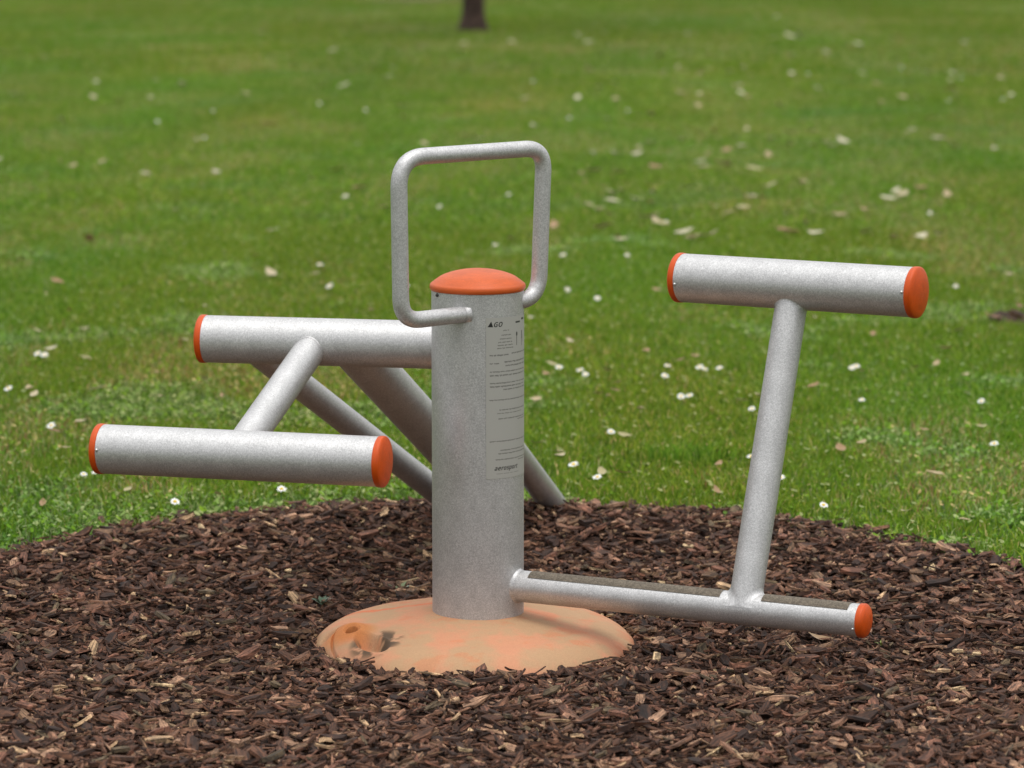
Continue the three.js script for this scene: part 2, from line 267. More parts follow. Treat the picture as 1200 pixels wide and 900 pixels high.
function lawn(name, label, z0, z1, halfW, step, geos, skipIn, scale = 1) {
  const R = rng(Math.round(step * 1e4) + 17), spots = geos.map(() => []);
  for (let z = z0; z < z1; z += step) for (let x = -halfW(z); x < halfW(z); x += step) {
    const px = x + (R() - 0.5) * step * 1.2 + 0.08, pz = z + (R() - 0.5) * step * 1.2; if (skipIn(px, pz)) { R(); continue; }
    const dry = 0.55 * fbm(px * 1.1 + 40, pz * 0.2 + 11, 81, 4) + 0.45 * noise(px * 4.2 + 9, pz * 1.1 + 5, 83), edge = bedD(px, pz), cl = fbm(px * 1.7 + 5, pz * 1.7 + 90, 85, 3);
    let v = 0; if (dry > 0.60 - 0.12 * R()) v = 1; if (geos.length > 2 && (cl > 0.66 + 0.05 * R() || edge < (px < 0 ? 0.12 + 0.5 * R() * cl : 0.02 + 0.25 * R() * cl))) v = 2;
    const s = (0.85 + 0.3 * R()) * scale, tint = 0.86 + 0.28 * fbm(px * 0.7 + 3, pz * 0.09 + 6, 88, 3), warm = fbm(px * 1.5 + 60, pz * 0.28 + 20, 91, 3);
    spots[v].push([px, pz, R() * 6.2832, s, s * (0.75 + 0.55 * noise(px * 2.2, pz * 2.2, 95)), tint * (0.82 + 0.5 * warm), tint, tint * 0.95]);
  }
  geos.forEach((g, v) => {
    const im = lit(new THREE.InstancedMesh(g, grassMat, spots[v].length)), o = new THREE.Object3D(), c = new THREE.Color();
    spots[v].forEach(([x, z, a, s, sy, r, gg, b], i) => { o.position.set(x, 0, z); o.rotation.y = a; o.scale.set(s, sy, s); o.updateMatrix(); im.setMatrixAt(i, o.matrix); im.setColorAt(i, c.setRGB(r, gg, b)); });
    im.name = numbered(v === 2 ? 'clover' : 'grass');
    im.userData = { kind: 'stuff', label: [label, label + ' mixed with straw', 'small leaved clover and weeds growing in the lawn'][v], category: v === 2 ? 'clover' : 'grass' };
    scene.add(im);
  });
}
lawn('grass', 'short mown green grass around the mulch bed', -9, 2.4, (z) => 1.9 + 0.17 * (7 - z), 0.085,
  [patch(1, 0.11, 105, 0.016, 0.046, 0.0036, palGreen, 0.06), patch(2, 0.11, 98, 0.014, 0.040, 0.0036, palDry, 0.06), patch(3, 0.10, 110, 0.014, 0.040, 0.004, palClover, 0.5)], (x, z) => bedD(x, z) < 0.05 - 0.09 * noise(x * 9 + 4, z * 9 + 2, 97));
lawn('grass', 'mown green grass of the middle lawn', -24, -9, (z) => 1.5 + 0.20 * (7 - z), 0.2,
  [patch(4, 0.25, 300, 0.018, 0.046, 0.0055, palGreen, 0.12), patch(5, 0.25, 290, 0.016, 0.042, 0.0055, palDry, 0.12), patch(6, 0.24, 240, 0.018, 0.044, 0.006, palClover, 0.45)], () => false);
lawn('grass', 'mown green grass of the far lawn', -64, -24, (z) => 2 + 0.22 * (7 - z), 0.5,
  [patch(7, 0.62, 520, 0.02, 0.055, 0.012, palGreen), patch(8, 0.62, 500, 0.02, 0.05, 0.012, palDry)], () => false);

{ // a taller tuft left by the mower
  const p = atY(802, 545, 0), g = thing('grass_tuft', 'taller dark green tuft of grass left standing in the lawn', 'grass tuft', V(p.x, 0, p.z));
  const t = lit(new THREE.Mesh(patch(9, 0.1, 260, 0.035, 0.085, 0.004, [G1, G3, G1, G2, G4]), grassMat)); t.name = 'blades'; t.scale.x = 1.25; g.add(t);
}

/* ---------- post with handle and seat ---------- */
const st = thing('exercise_post', 'grey steel post with orange cap, square hand loop and raised side seat', 'exercise machine', V(0, 0, 0));
const POST_R = 0.103, POST_TOP = 0.765, TUBE = 0.0355, ROLL = 0.0545;
// base cover: a dished plastic disc with a bolt lug, seam, scoop and hole at its left
{
  const NR = 150, pos = [], uv = [], idx = [], TH = [];
  const cen = Math.atan2(0.11, -0.27), N1 = 260, N2 = 120, span = 0.62;
  for (let i = 0; i < N1; i++) TH.push(cen - span + 2 * span * i / N1);
  for (let i = 0; i < N2; i++) TH.push(cen + span + (2 * Math.PI - 2 * span) * i / N2);
  const NA = TH.length;
  const prof = (r) => { const t = r / 0.357; return r < 0.25 ? 0.043 - 0.033 * (r / 0.25) ** 1.5 : -0.055 + 0.065 * Math.pow(Math.max(0, 1 - ((r - 0.25) / 0.120) ** 2.2), 0.7); };
  const H = (x, z, r) => {
    let y = prof(r) + 0.0012 * (fbm(x * 20, z * 20, 111, 3) - 0.5);
    const dx = x + 0.282, dz = z - 0.085;
    y += 0.016 * Math.exp(-(dx * dx + dz * dz) / (2 * 0.03 ** 2));                    // lug
    const u = (x + 0.232) * 0.45 + (z - 0.185) * 0.89, v = -(x + 0.232) * 0.89 + (z - 0.185) * 0.45, e = Math.sqrt((u / 0.075) ** 2 + (v / 0.034) ** 2); y -= 0.034 * smooth(1, 0.45, e); // scoop
    const hole = Math.hypot(dx - 0.002, (dz - 0.02)); y -= 0.006 * smooth(0.021, 0.014, hole); y -= 0.045 * smooth(0.0135, 0.011, hole);  // countersunk bolt hole
    const sx = x + 0.322 - 0.02 * ((z - 0.1) / 0.09) ** 2 + (z - 0.1) * 0.10; if (z > 0.02 && z < 0.22) y -= 0.008 * smooth(0.004, 0.001, Math.abs(sx)); // seam
    y -= 0.028 * Math.exp(-(((x + 0.336) / 0.011) ** 2 + ((z - 0.065) / 0.014) ** 2));     // notch in the rim
    return y;
  };
  for (let i = 0; i <= NR; i++) for (const a of TH) { const r = 0.09 + (0.37 - 0.09) * Math.pow(i / NR, 0.8), x = -0.009 + Math.cos(a) * r, z = 0.006 + Math.sin(a) * r; pos.push(x, H(x, z, r), z); uv.push((x + 0.4) / 0.8, (z + 0.4) / 0.8); }
  for (let i = 0; i < NR; i++) for (let j = 0; j < NA; j++) { const a = i * NA + j, b = i * NA + (j + 1) % NA, c = a + NA, d = b + NA; idx.push(a, b, c, b, d, c); }
  const g = new THREE.BufferGeometry(); g.setAttribute('position', new THREE.Float32BufferAttribute(pos, 3)); g.setAttribute('uv', new THREE.Float32BufferAttribute(uv, 2)); g.setIndex(idx); g.computeVertexNormals();
  const t = tex(1024, 1024, (u, v, x, y) => { // sun-bleached orange under a film of sandy dirt with grain
    const X = u * 0.8 - 0.4, Z = v * 0.8 - 0.4, n = fbm(X * 14 + 3, Z * 14 + 5, 121, 5), n2 = fbm(X * 60, Z * 60, 125, 3), gr = hash(x, y, 128);
    let dirt = clamp(smooth(0.30, 0.62, n * 0.8 + n2 * 0.2) + (gr - 0.5) * 0.4);
    const worn = smooth(0.60, 0.76, fbm(X * 18 + 8, Z * 26 + 2, 131, 4)) * 0.3;
    let c = [lerp(206, 186, dirt), lerp(142, 148, dirt), lerp(106, 110, dirt)];
    c = [lerp(c[0], 212, worn), lerp(c[1], 112, worn), lerp(c[2], 70, worn)];
    const band = smooth(0.022, 0.004, Math.abs(Z + 0.10 + 0.25 * (X + 0.15) * (X + 0.15) + 0.02 * (n2 - 0.5))) * smooth(0.02, -0.06, X) * smooth(0.3, 0.6, n2 + 0.15) * 0.8; c = [lerp(c[0], 218, band), lerp(c[1], 110, band), lerp(c[2], 66, band)];
    const lug = smooth(0.075, 0.03, Math.hypot(X + 0.285, Z - 0.10)) * 0.8; c = [lerp(c[0], 204, lug), lerp(c[1], 122, lug), lerp(c[2], 58, lug)];
    const mud = smooth(0.36, 0.56, fbm(X * 45 + 1, Z * 45, 137, 3)) * smooth(0.075, 0.045, Math.hypot((X + 0.222) * 1.1, (Z - 0.19) * 0.9)); c = [lerp(c[0], 92, mud), lerp(c[1], 70, mud), lerp(c[2], 48, mud)];
    const k = 0.93 + (gr - 0.5) * 0.13; return [c[0] * k, c[1] * k, c[2] * k];
  });
  t.wrapS = t.wrapT = THREE.ClampToEdgeWrapping;
  const b = part('base_cover', g, new THREE.MeshStandardMaterial({ map: t, roughness: 0.8, bumpMap: rep(peel, 6, 6), bumpScale: 0.0006 }), st);
  b.userData.label = 'faded orange dirty base cover with a bolt hole';
  const bolt = part('bolt', new THREE.CylinderGeometry(0.0085, 0.0085, 0.012, 6).translate(-0.28, -0.008, 0.105), new THREE.MeshStandardMaterial({ color: new THREE.Color().setRGB(0.05, 0.03, 0.02), metalness: 0.4, roughness: 0.8 }), b);
}
const post = part('post', pipe(V(0, 0.0, 0), V(0, POST_TOP, 0), POST_R, 96), silver, st);
{ // printed instruction label wrapped on the post
  const cw = 512, ch = 1360, cv = document.createElement('canvas'); cv.width = cw; cv.height = ch; const c = cv.getContext('2d'), R = rng(77);
  c.fillStyle = '#a6a59e'; c.fillRect(0, 0, cw, ch);
  c.fillStyle = '#1c1c1a'; c.font = 'italic bold 58px sans-serif'; c.fillText('GO', 62, 78);
  c.beginPath(); c.moveTo(14, 76); c.lineTo(46, 30); c.lineTo(62, 78); c.closePath(); c.fill();
  const line = (x, y, w, h = 9, a = 0.75) => { // fine print too small to read: rows of short strokes
    c.fillStyle = `rgba(40,40,36,${a})`; let p = x; while (p < x + w) { let word = 14 + R() * 50; if (p + word > x + w) word = x + w - p; for (let q = p; q < p + word; q += 6) c.fillRect(q, y - R() * 3, 3.6, h * (0.65 + 0.5 * R())); p += word + 9; }
  };
  c.fillStyle = 'rgba(30,30,28,.85)'; c.fillRect(300, 46, 70, 14); c.fillRect(400, 26, 60, 16);
  // exercise figures at the right
  c.beginPath(); c.ellipse(318, 152, 10, 19, 0, 0, 7); c.fill(); c.fillRect(398, 132, 13, 70); c.fillStyle = 'rgba(60,60,55,.6)'; c.fillRect(312, 172, 10, 76); c.fillRect(400, 200, 9, 60); c.fillRect(430, 170, 6, 60);
  for (const [x, y, w, h] of [[158, 108, 60], [140, 146, 100], [124, 178, 120], [110, 206, 150], [104, 232, 160], [100, 256, 170], [32, 312, 180, 13], [250, 304, 250, 12], [32, 382, 90, 10], [170, 372, 320, 13], [180, 404, 300, 12], [34, 452, 460, 10], [34, 482, 440, 12], [34, 548, 460, 10], [34, 576, 420, 12], [160, 604, 330, 11], [30, 690, 470, 10], [120, 776, 370, 10], [100, 806, 300, 7], [110, 850, 380, 10], [330, 870, 160, 8], [32, 1040, 470, 10], [130, 1118, 360, 10], [110, 1146, 390, 10], [84, 1196, 420, 10], [340, 1216, 150, 8]]) line(x, y, w, h);
  c.save(); c.translate(70, 1290); c.fillStyle = '#20201e'; c.font = 'italic bold 54px sans-serif'; c.fillText('aerosport', 0, 0); c.restore();
  line(90, 1318, 250, 6, 0.5);
  const t = new THREE.CanvasTexture(cv); t.colorSpace = THREE.SRGBColorSpace; t.magFilter = THREE.LinearFilter; t.anisotropy = 8;
  const y1 = atZ(585, 373, POST_R).y, y0 = atZ(585, 562, POST_R).y, g = new THREE.CylinderGeometry(POST_R + 0.0008, POST_R + 0.0008, y1 - y0, 40, 1, true, 0.185, 1.3).translate(0, (y0 + y1) / 2, 0);
  const l = part('information_label', g, new THREE.MeshStandardMaterial({ map: t, roughness: 0.5 }), post); l.userData.label = 'pale printed instruction sticker on the post';
}
{ // domed orange cap
  const pts = []; const R = POST_R + 0.0035;
  for (const [r, y] of [[POST_R - 0.004, -0.002], [R - 0.002, -0.002], [R, 0.002], [R + 0.0004, 0.007], [R - 0.0012, 0.0115], [R - 0.006, 0.0155], [R - 0.014, 0.0215], [R * 0.76, 0.029], [R * 0.6, 0.0355], [R * 0.42, 0.0405], [R * 0.24, 0.0435], [R * 0.1, 0.0448], [0, 0.045]]) pts.push(new THREE.Vector2(r, y + POST_TOP));
  const sp = new THREE.SplineCurve(pts.slice(1)), all = [pts[0], ...sp.getPoints(60)]; all[all.length - 1].x = 0;
  const cap = part('post_cap', new THREE.LatheGeometry(all, 96), orangeWorn, st); cap.userData.label = 'domed orange cap on the post';
  const a = -1.02; part('screw', new THREE.SphereGeometry(0.0042, 12, 8).translate(Math.sin(a) * (POST_R + 0.001), POST_TOP - 0.008, Math.cos(a) * (POST_R + 0.001)), new THREE.MeshStandardMaterial({ color: new THREE.Color().setRGB(0.06, 0.055, 0.05), metalness: 0.5, roughness: 0.5 }), cap);
}
{ // hand loop
  const zl = 0.2, zr = -0.03, r = 0.0182;
  const A = atZ(545, 368.5, 0.094), B = atZ(470, 377, zl), C = atZ(467, 185, zl), D = atZ(637.5, 173, zr), E = atZ(631, 352, zr + 0.002), G = atZ(603, 353, 0.03);
  A.add(V(0.012, 0, -0.014)); G.add(V(-0.02, 0, 0.005));
  const g = new THREE.TubeGeometry(roundedPath([A, B, C, D, E, G], [0.052, 0.066, 0.052, 0.062]), 260, r, 28); scaleUV(g, 1.2, 0.11);
  const dA = B.clone().sub(A).normalize();
  part('hand_loop', mergeGeometries([g, flare(A.clone().addScaledVector(dA, 0.013), dA, r, 0.012, 0.005)]), silver, st);
}
// the point of a straight run that stands at a pixel column of the photograph
const on = (A, B, px) => { let lo = 0, hi = 1; const pr = (p) => { const v = p.clone().sub(CAM); return 600 + v.x / (-v.z * Math.cos(PITCH) - v.y * Math.sin(PITCH)) * F; }; for (let i = 0; i < 40; i++) { const m = (lo + hi) / 2; if (pr(A.clone().lerp(B, m)) < px) lo = m; else hi = m; } return A.clone().lerp(B, lo); };
// end caps for a tube: a rim and a shallow dome
function endCap(at, dir, r, mat) {
  const pts = [[r - 0.004, -0.003], [r + 0.0006, -0.002], [r + 0.0014, 0.001], [r + 0.0014, 0.009], [r - 0.001, 0.0125], [r * 0.86, 0.0155], [r * 0.6, 0.019], [r * 0.3, 0.021], [0, 0.0215]].map(([a, b]) => new THREE.Vector2(a, b));
  const all = new THREE.SplineCurve(pts).getPoints(48); all[all.length - 1].x = 0;
  return new THREE.LatheGeometry(all, 56).applyQuaternion(new THREE.Quaternion().setFromUnitVectors(V(0, 1, 0), dir)).translate(at.x, at.y, at.z);
}
function roller(name, a, b, r, parent, origin, screws) {
  const dir = b.clone().sub(a).normalize(), tube = part(name, pipe(a, b, r, 72), silver, parent, origin);
  part('end_cap', endCap(a, dir.clone().negate(), r), orange, tube, origin); part('end_cap', endCap(b, dir, r), orange, tube, origin);
  const side = V(0, 1, 0).cross(dir).normalize(); if (side.z < 0) side.negate();
  for (const [end, el] of screws) { // a small dome-head screw just inside the cap
    const n = side.clone().multiplyScalar(Math.cos(el)).add(V(0, Math.sin(el), 0)), at = (end ? b.clone().addScaledVector(dir, -0.0065) : a.clone().addScaledVector(dir, 0.0065)).addScaledVector(n, r);
    part('screw', new THREE.SphereGeometry(0.0036, 12, 8).translate(at.x, at.y, at.z), zinc, tube, origin);
  }
  return tube;
}
const AD = V(Math.cos(0.449), 0, Math.sin(0.449)), armH = 0.1;
const armP = (t) => V(AD.x * t, armH, AD.z * t);
{ // low foot rail
  const end = 0.91, foot = 0.643, a = armP(0.09), b = armP(end);
  const rail = part('foot_rail', mergeGeometries([pipe(a, b, TUBE, 56), saddle(V(0, armH, 0), V(0, 1, 0), AD, POST_R, TUBE, 0.007, 0.011)]), silver, st);
  part('end_cap', endCap(b, AD, TUBE), orange, rail);
  const side = V(0, 1, 0).cross(AD).negate(); if (side.z < 0) side.negate();
  const sa = b.clone().addScaledVector(AD, -0.0065).addScaledVector(side, TUBE * 0.93).add(V(0, -TUBE * 0.36, 0)); part('screw', new THREE.SphereGeometry(0.0034, 12, 8).translate(sa.x, sa.y, sa.z), zinc, rail);
  for (const [t0, t1] of [[0.135, foot - 0.048], [foot + 0.048, end - 0.022]]) { // gritty anti-slip strips on top
    const g = new THREE.CylinderGeometry(TUBE + 0.0012, TUBE + 0.0012, t1 - t0, 20, 1, true, -0.76, 1.52); scaleUV(g, 0.05, t1 - t0);
    // turn so that the strip's middle looks up
    const m = new THREE.Matrix4().makeBasis(V(0, 1, 0).cross(V(0, 1, 0)).add(AD.clone().cross(V(0, 1, 0))), AD.clone(), V(0, 1, 0)); g.applyMatrix4(m); const p = armP((t0 + t1) / 2); g.translate(p.x, p.y, p.z);
    part('grip_strip', g, grip, rail);
  }
  const L = atZ(800, 325.5, -0.06), Rr = atY(1071, 342.5, L.y), seat = roller('seat_tube', L, Rr, ROLL, st, V(0, 0, 0), [[0, -0.16], [1, 0.1]]);
  const sm = on(L, Rr, 931), f0 = armP(foot), up = sm.clone().sub(f0).normalize();
  part('seat_upright', mergeGeometries([pipe(f0.clone().addScaledVector(up, 0.012), sm.clone().addScaledVector(up, -0.02), TUBE, 56), saddle(f0, AD, up, TUBE, TUBE, 0.012, 0.015), saddle(sm, Rr.clone().sub(L).normalize(), up.clone().negate(), ROLL, TUBE, 0.004, 0.006)]), silver, st);
}

/* ---------- bench with two rollers behind the post ---------- */
{
  const origin = V(0.05, 0, -1.37), be = thing('exercise_bench', 'grey steel bench of two orange capped rollers on slanting legs', 'exercise machine', origin);
  const uy = 0.61, U0 = atY(241, 397, uy), U1d = atY(500, 404, uy).sub(U0).normalize(), U1 = U0.clone().addScaledVector(U1d, 0.70);
  roller('hip_roller', U0, U1, ROLL + 0.0005, be, origin, [[1, 0.1]]);
  const ny = 0.42, N0 = atY(121, 526, ny), N1 = atY(445, 541, ny);
  roller('foot_roller', N0, N1, ROLL, be, origin, [[0, 0.12]]);
  const p0 = on(N0, N1, 277), p1 = on(U0, U1, 370), dir = p1.clone().sub(p0).normalize();
  part('connecting_bar', mergeGeometries([pipe(p0, p1, 0.0365, 56), saddle(p1, U1d, dir.clone().negate(), ROLL, 0.0365, 0.003, 0.006), saddle(p0, N1.clone().sub(N0).normalize(), dir, ROLL, 0.0365, 0.003, 0.006)]), silver, be, origin);
  for (const [px, gx, gy, r] of [[284, 545, 602, 0.0335], [409, 592, 602, 0.0535], [508, 651, 594, 0.0345]]) {
    const t = on(U0, U1, px), f = atY(gx, gy, 0), d = f.clone().sub(t).normalize();
    part('leg', pipe(t.clone(), f.clone().addScaledVector(d, 0.12), r, 56), silver, be, origin);
  }
}

/* ---------- tree trunks beyond the lawn ---------- */
const barkMat = new THREE.MeshStandardMaterial({ color: new THREE.Color().setRGB(0.19, 0.125, 0.10), roughness: 1, map: rep(tex(256, 256, (u, v, x, y) => { const n = tnoise(u * 24, v * 6, 24, 151) * 0.6 + tnoise(u * 60, v * 20, 60, 152) * 0.4, k = 110 + 180 * n - 50; return [k, k * 0.96, k * 0.92]; }), 2, 3) });
const leafMat = new THREE.MeshPhysicalMaterial({ vertexColors: true, roughness: 0.7, transmission: 0.3, thickness: 0, side: THREE.DoubleSide });
function tree(at, rad, label, seed, group) {
  const g = thing('park_tree', label, 'tree', at, group), R = rng(seed), limbs = [];
  const prof = [[1.75, -0.1], [1.45, 0.05], [1.18, 0.2], [1.05, 0.45], [1, 1], [0.93, 2], [0.82, 3.2]].map(([k, y]) => new THREE.Vector2(rad * k, y)), lg = new THREE.LatheGeometry(new THREE.SplineCurve(prof).getPoints(30), 20), P = lg.attributes.position;
  for (let i = 0; i < P.count; i++) { const a = Math.atan2(P.getZ(i), P.getX(i)), y = P.getY(i), k = 1 + 0.10 * (fbm(Math.cos(a) * 2 + 5, Math.sin(a) * 2 + y, seed, 3) - 0.5) + 0.12 * Math.exp(-Math.max(0, y) * 5) * Math.sin(a * 5 + seed); P.setXYZ(i, P.getX(i) * k, y, P.getZ(i) * k); }
  lg.computeVertexNormals(); limbs.push(lg);
  const tips = [];
  for (let i = 0; i < 7; i++) { const a = i * 0.9 + R(), d = V(Math.cos(a) * (0.5 + R() * 0.6), 1, Math.sin(a) * (0.5 + R() * 0.6)).normalize(), p0 = V(0, 2.4 + R() * 0.7, 0), p1 = p0.clone().addScaledVector(d, 2.2 + R() * 1.5); limbs.push(pipe(p0, p1, rad * 0.5, 8, true, rad * 0.16)); for (let k = 0; k < 3; k++) { const e = p1.clone().add(V((R() - 0.5) * 2.6, R() * 1.4, (R() - 0.5) * 2.6)); limbs.push(pipe(p1, e, rad * 0.16, 6, true, rad * 0.05)); tips.push(e, p1.clone().lerp(e, 0.5)); } }
  for (const l of limbs) { l.deleteAttribute('uv1'); }
  const o = V(0, 0, 0); part('trunk', mergeGeometries(limbs.map((l) => l.index ? l.toNonIndexed() : l)), barkMat, g, o);
  const pos = [], col = [], idx = []; let k = 0;
  for (const t of tips) for (let i = 0; i < 120; i++) { const d = V(R() - 0.5, R() - 0.5, R() - 0.5).normalize().multiplyScalar(1.1 * Math.cbrt(R())), c = t.clone().add(d), a = V(R() - 0.5, R() - 0.5, R() - 0.5).normalize(), b = V(R() - 0.5, R() - 0.5, R() - 0.5).cross(a).normalize(), s = 0.06 + 0.05 * R(), q = 0.7 + 0.6 * R(); for (const [x, y] of [[-1, 0], [0, -0.5], [1, 0], [0, 0.5]]) { const p = c.clone().addScaledVector(a, x * s).addScaledVector(b, y * s); pos.push(p.x, p.y, p.z); col.push(0.06 * q, 0.12 * q, 0.02 * q); } idx.push(k, k + 1, k + 2, k, k + 2, k + 3); k += 4; }
  const cg = new THREE.BufferGeometry(); cg.setAttribute('position', new THREE.Float32BufferAttribute(pos, 3)); cg.setAttribute('color', new THREE.Float32BufferAttribute(col, 3)); cg.setIndex(idx); cg.computeVertexNormals(); part('crown', cg, leafMat, g, o);
}
{ const p = atY(555, 38, 0); tree(V(p.x, 0, p.z), 0.135, 'slim brown tree trunk standing alone in the far lawn', 301);
  for (const [x, z, s] of [[5.2, -55, 302], [8.2, -53.5, 303], [11.5, -55, 304], [-9.5, -57, 305]]) tree(V(x, 0, z), 0.2, 'brown tree at the far end of the lawn', s, 'trees at the end of the lawn'); }
{ // bare leaf-strewn earth beyond the lone tree
  const pos = [], idx = [], n = 40; pos.push(-1.1, 0.032, -48.9); for (let i = 0; i < n; i++) { const a = i / n * 6.2832, k = 1 + 0.35 * (noise(Math.cos(a) * 2 + 4, Math.sin(a) * 2 + 4, 161) - 0.5); pos.push(-1.1 + Math.cos(a) * 1.7 * k, 0.03, -48.9 + Math.sin(a) * 2.1 * k); } for (let i = 0; i < n; i++) idx.push(0, 1 + (i + 1) % n, 1 + i);
  const g = new THREE.BufferGeometry(); g.setAttribute('position', new THREE.Float32BufferAttribute(pos, 3)); g.setIndex(idx); g.computeVertexNormals();
  const m = lit(new THREE.Mesh(g, new THREE.MeshStandardMaterial({ color: new THREE.Color().setRGB(0.085, 0.05, 0.03), roughness: 1 }))); m.name = 'bare_earth'; m.userData = { kind: 'structure', label: 'patch of bare brown earth beyond the lone tree', category: 'earth' }; scene.add(m);
}

{ // a low heap of bare soil in the lawn at the right
  const p = atY(1186, 374, 0.02), g = new THREE.SphereGeometry(1, 40, 16, 0, Math.PI * 2, 0, Math.PI / 2), P = g.attributes.position;
  for (let i = 0; i < P.count; i++) { const x = P.getX(i), y = P.getY(i), z = P.getZ(i), k = 0.7 + 0.6 * fbm(x * 2.5 + 9, z * 2.5 + 4, 181, 3); P.setXYZ(i, x * 0.10 * k, y * (0.03 + 0.035 * noise(x * 5 + 3, z * 5 + 8, 185)) - 0.004, z * 0.16 * k); }
  g.computeVertexNormals();
  const m = lit(new THREE.Mesh(g, new THREE.MeshStandardMaterial({ color: new THREE.Color().setRGB(0.1, 0.062, 0.038), map: rep(fibre, 3, 3), roughness: 1 }))); m.name = 'earth_heap'; m.position.set(p.x, 0, p.z); m.userData = { kind: 'structure', label: 'low heap of bare brown soil in the lawn', category: 'earth' }; scene.add(m);
}

/* ---------- small things: daisies, fallen leaves, seedlings ---------- */
const white = new THREE.MeshPhysicalMaterial({ color: new THREE.Color().setRGB(0.78, 0.78, 0.76), roughness: 0.8, side: THREE.DoubleSide }), yellow = new THREE.MeshStandardMaterial({ color: new THREE.Color().setRGB(0.75, 0.5, 0.04), roughness: 0.8 }), stemMat = new THREE.MeshStandardMaterial({ color: new THREE.Color().setRGB(0.09, 0.18, 0.04), roughness: 0.8 });
const petalGeo = (() => { const pos = [], idx = []; let k = 0; const R = rng(5); for (let i = 0; i < 15; i++) { const a = i / 15 * 6.2832 + (R() - 0.5) * 0.1, c = Math.cos(a), s = Math.sin(a), L = 0.0125 * (0.85 + 0.3 * R()), w = 0.0021, y = 0.0015 * R(); pos.push(c * 0.003, 0, s * 0.003, c * L * 0.7 - s * w, 0.0012 + y, s * L * 0.7 + c * w, c * L, y, s * L, c * L * 0.7 + s * w, 0.0012 + y, s * L * 0.7 - c * w); idx.push(k, k + 1, k + 2, k, k + 2, k + 3); k += 4; } const g = new THREE.BufferGeometry(); g.setAttribute('position', new THREE.Float32BufferAttribute(pos, 3)); g.setIndex(idx); g.computeVertexNormals(); return g; })();
const diskGeo = new THREE.SphereGeometry(0.0042, 8, 5, 0, 6.3, 0, 1.57), stalkGeo = new THREE.CylinderGeometry(0.0008, 0.001, 1, 5).translate(0, 0.5, 0);
function daisy(p, h, s, tilt, yaw) {
  const g = thing('daisy', 'small white daisy in the lawn', 'flower', V(p.x, 0, p.z), 'daisies in the lawn');
  const mk = (n, geo, m, y, sc) => { const o = lit(new THREE.Mesh(geo, m)); o.name = n; o.position.y = y; o.scale.set(...sc); g.add(o); return o; };
  mk('stem', stalkGeo, stemMat, 0, [s, h, s]); const pt = mk('petals', petalGeo, white, h, [s, s, s]); pt.rotation.set(tilt, yaw, 0, 'YXZ'); const d = mk('centre', diskGeo, yellow, h, [s, s, s]); d.rotation.copy(pt.rotation);
}
{
  const R = rng(606);
  for (const [px, py] of [[515, 243], [580, 287], [375, 310], [655, 430], [680, 434], [686, 440], [782, 430], [779, 441], [820, 431], [826, 433], [843, 432], [881, 480], [965, 593], [880, 535], [1003, 430], [998, 431], [1050, 330], [112, 553], [98, 556], [44, 414], [52, 416], [808, 464], [798, 466], [672, 545], [716, 505], [915, 560], [735, 300], [700, 350], [665, 340], [985, 345], [1150, 470], [1010, 470], [60, 500], [330, 575], [205, 590], [700, 560], [1120, 335], [1165, 520], [10, 455], [660, 300], [1090, 250], [780, 260]]) {
    const p = atY(px, py, 0.045); daisy(p, 0.042 + 0.008 * R(), 0.9 + 0.35 * R(), 0.25 + 0.4 * R(), (R() - 0.5) * 1.2);
  }
  for (let i = 0; i < 26; i++) { const q = R(), z = -6 - 20 * q, x = 0.1 + (R() - 0.35) * 0.42 * (7 - z); daisy(V(x, 0, z), 0.048, 1 + 0.4 * R(), 0.3 + 0.5 * R(), (R() - 0.5) * 1.6); }
}
// fallen leaves: curled ovals with a rib
function leafGeo(seed) {
  const R = rng(seed), NX = 6, NZ = 4, pos = [], idx = [], L = 1, w = 0.46 + 0.2 * R(), curl = 0.3 + 0.9 * R(), fold = 0.1 + 0.5 * R(), twist = (R() - 0.5) * 0.8;
  for (let i = 0; i <= NX; i++) for (let j = 0; j <= NZ; j++) { const u = i / NX, v = j / NZ * 2 - 1, hw = w * 0.5 * Math.pow(Math.sin(Math.PI * clamp(u * 0.94 + 0.03)), 0.8) * (1 + 0.15 * (R() - 0.5)), x = (u - 0.5) * L, z = v * hw, y = curl * (x * x) * 0.6 + fold * Math.abs(z) * 0.8 + twist * x * z + 0.03 * (R() - 0.5); pos.push(x, y + 0.02, z); }
  for (let i = 0; i < NX; i++) for (let j = 0; j < NZ; j++) { const a = i * (NZ + 1) + j, b = a + 1, c = a + NZ + 1, d = c + 1; idx.push(a, b, c, b, d, c); }
  const g = new THREE.BufferGeometry(); g.setAttribute('position', new THREE.Float32BufferAttribute(pos, 3)); g.setIndex(idx); g.computeVertexNormals(); return g;
}
const leafGeos = []; for (let i = 0; i < 8; i++) leafGeos.push(leafGeo(700 + i));
const leafTones = [[0.40, 0.31, 0.17], [0.32, 0.20, 0.10], [0.46, 0.38, 0.24], [0.22, 0.12, 0.06], [0.52, 0.47, 0.33], [0.38, 0.33, 0.17]].map(([r, g, b]) => new THREE.MeshPhysicalMaterial({ color: new THREE.Color().setRGB(r, g, b), roughness: 0.8, transmission: 0.15, thickness: 0, side: THREE.DoubleSide }));
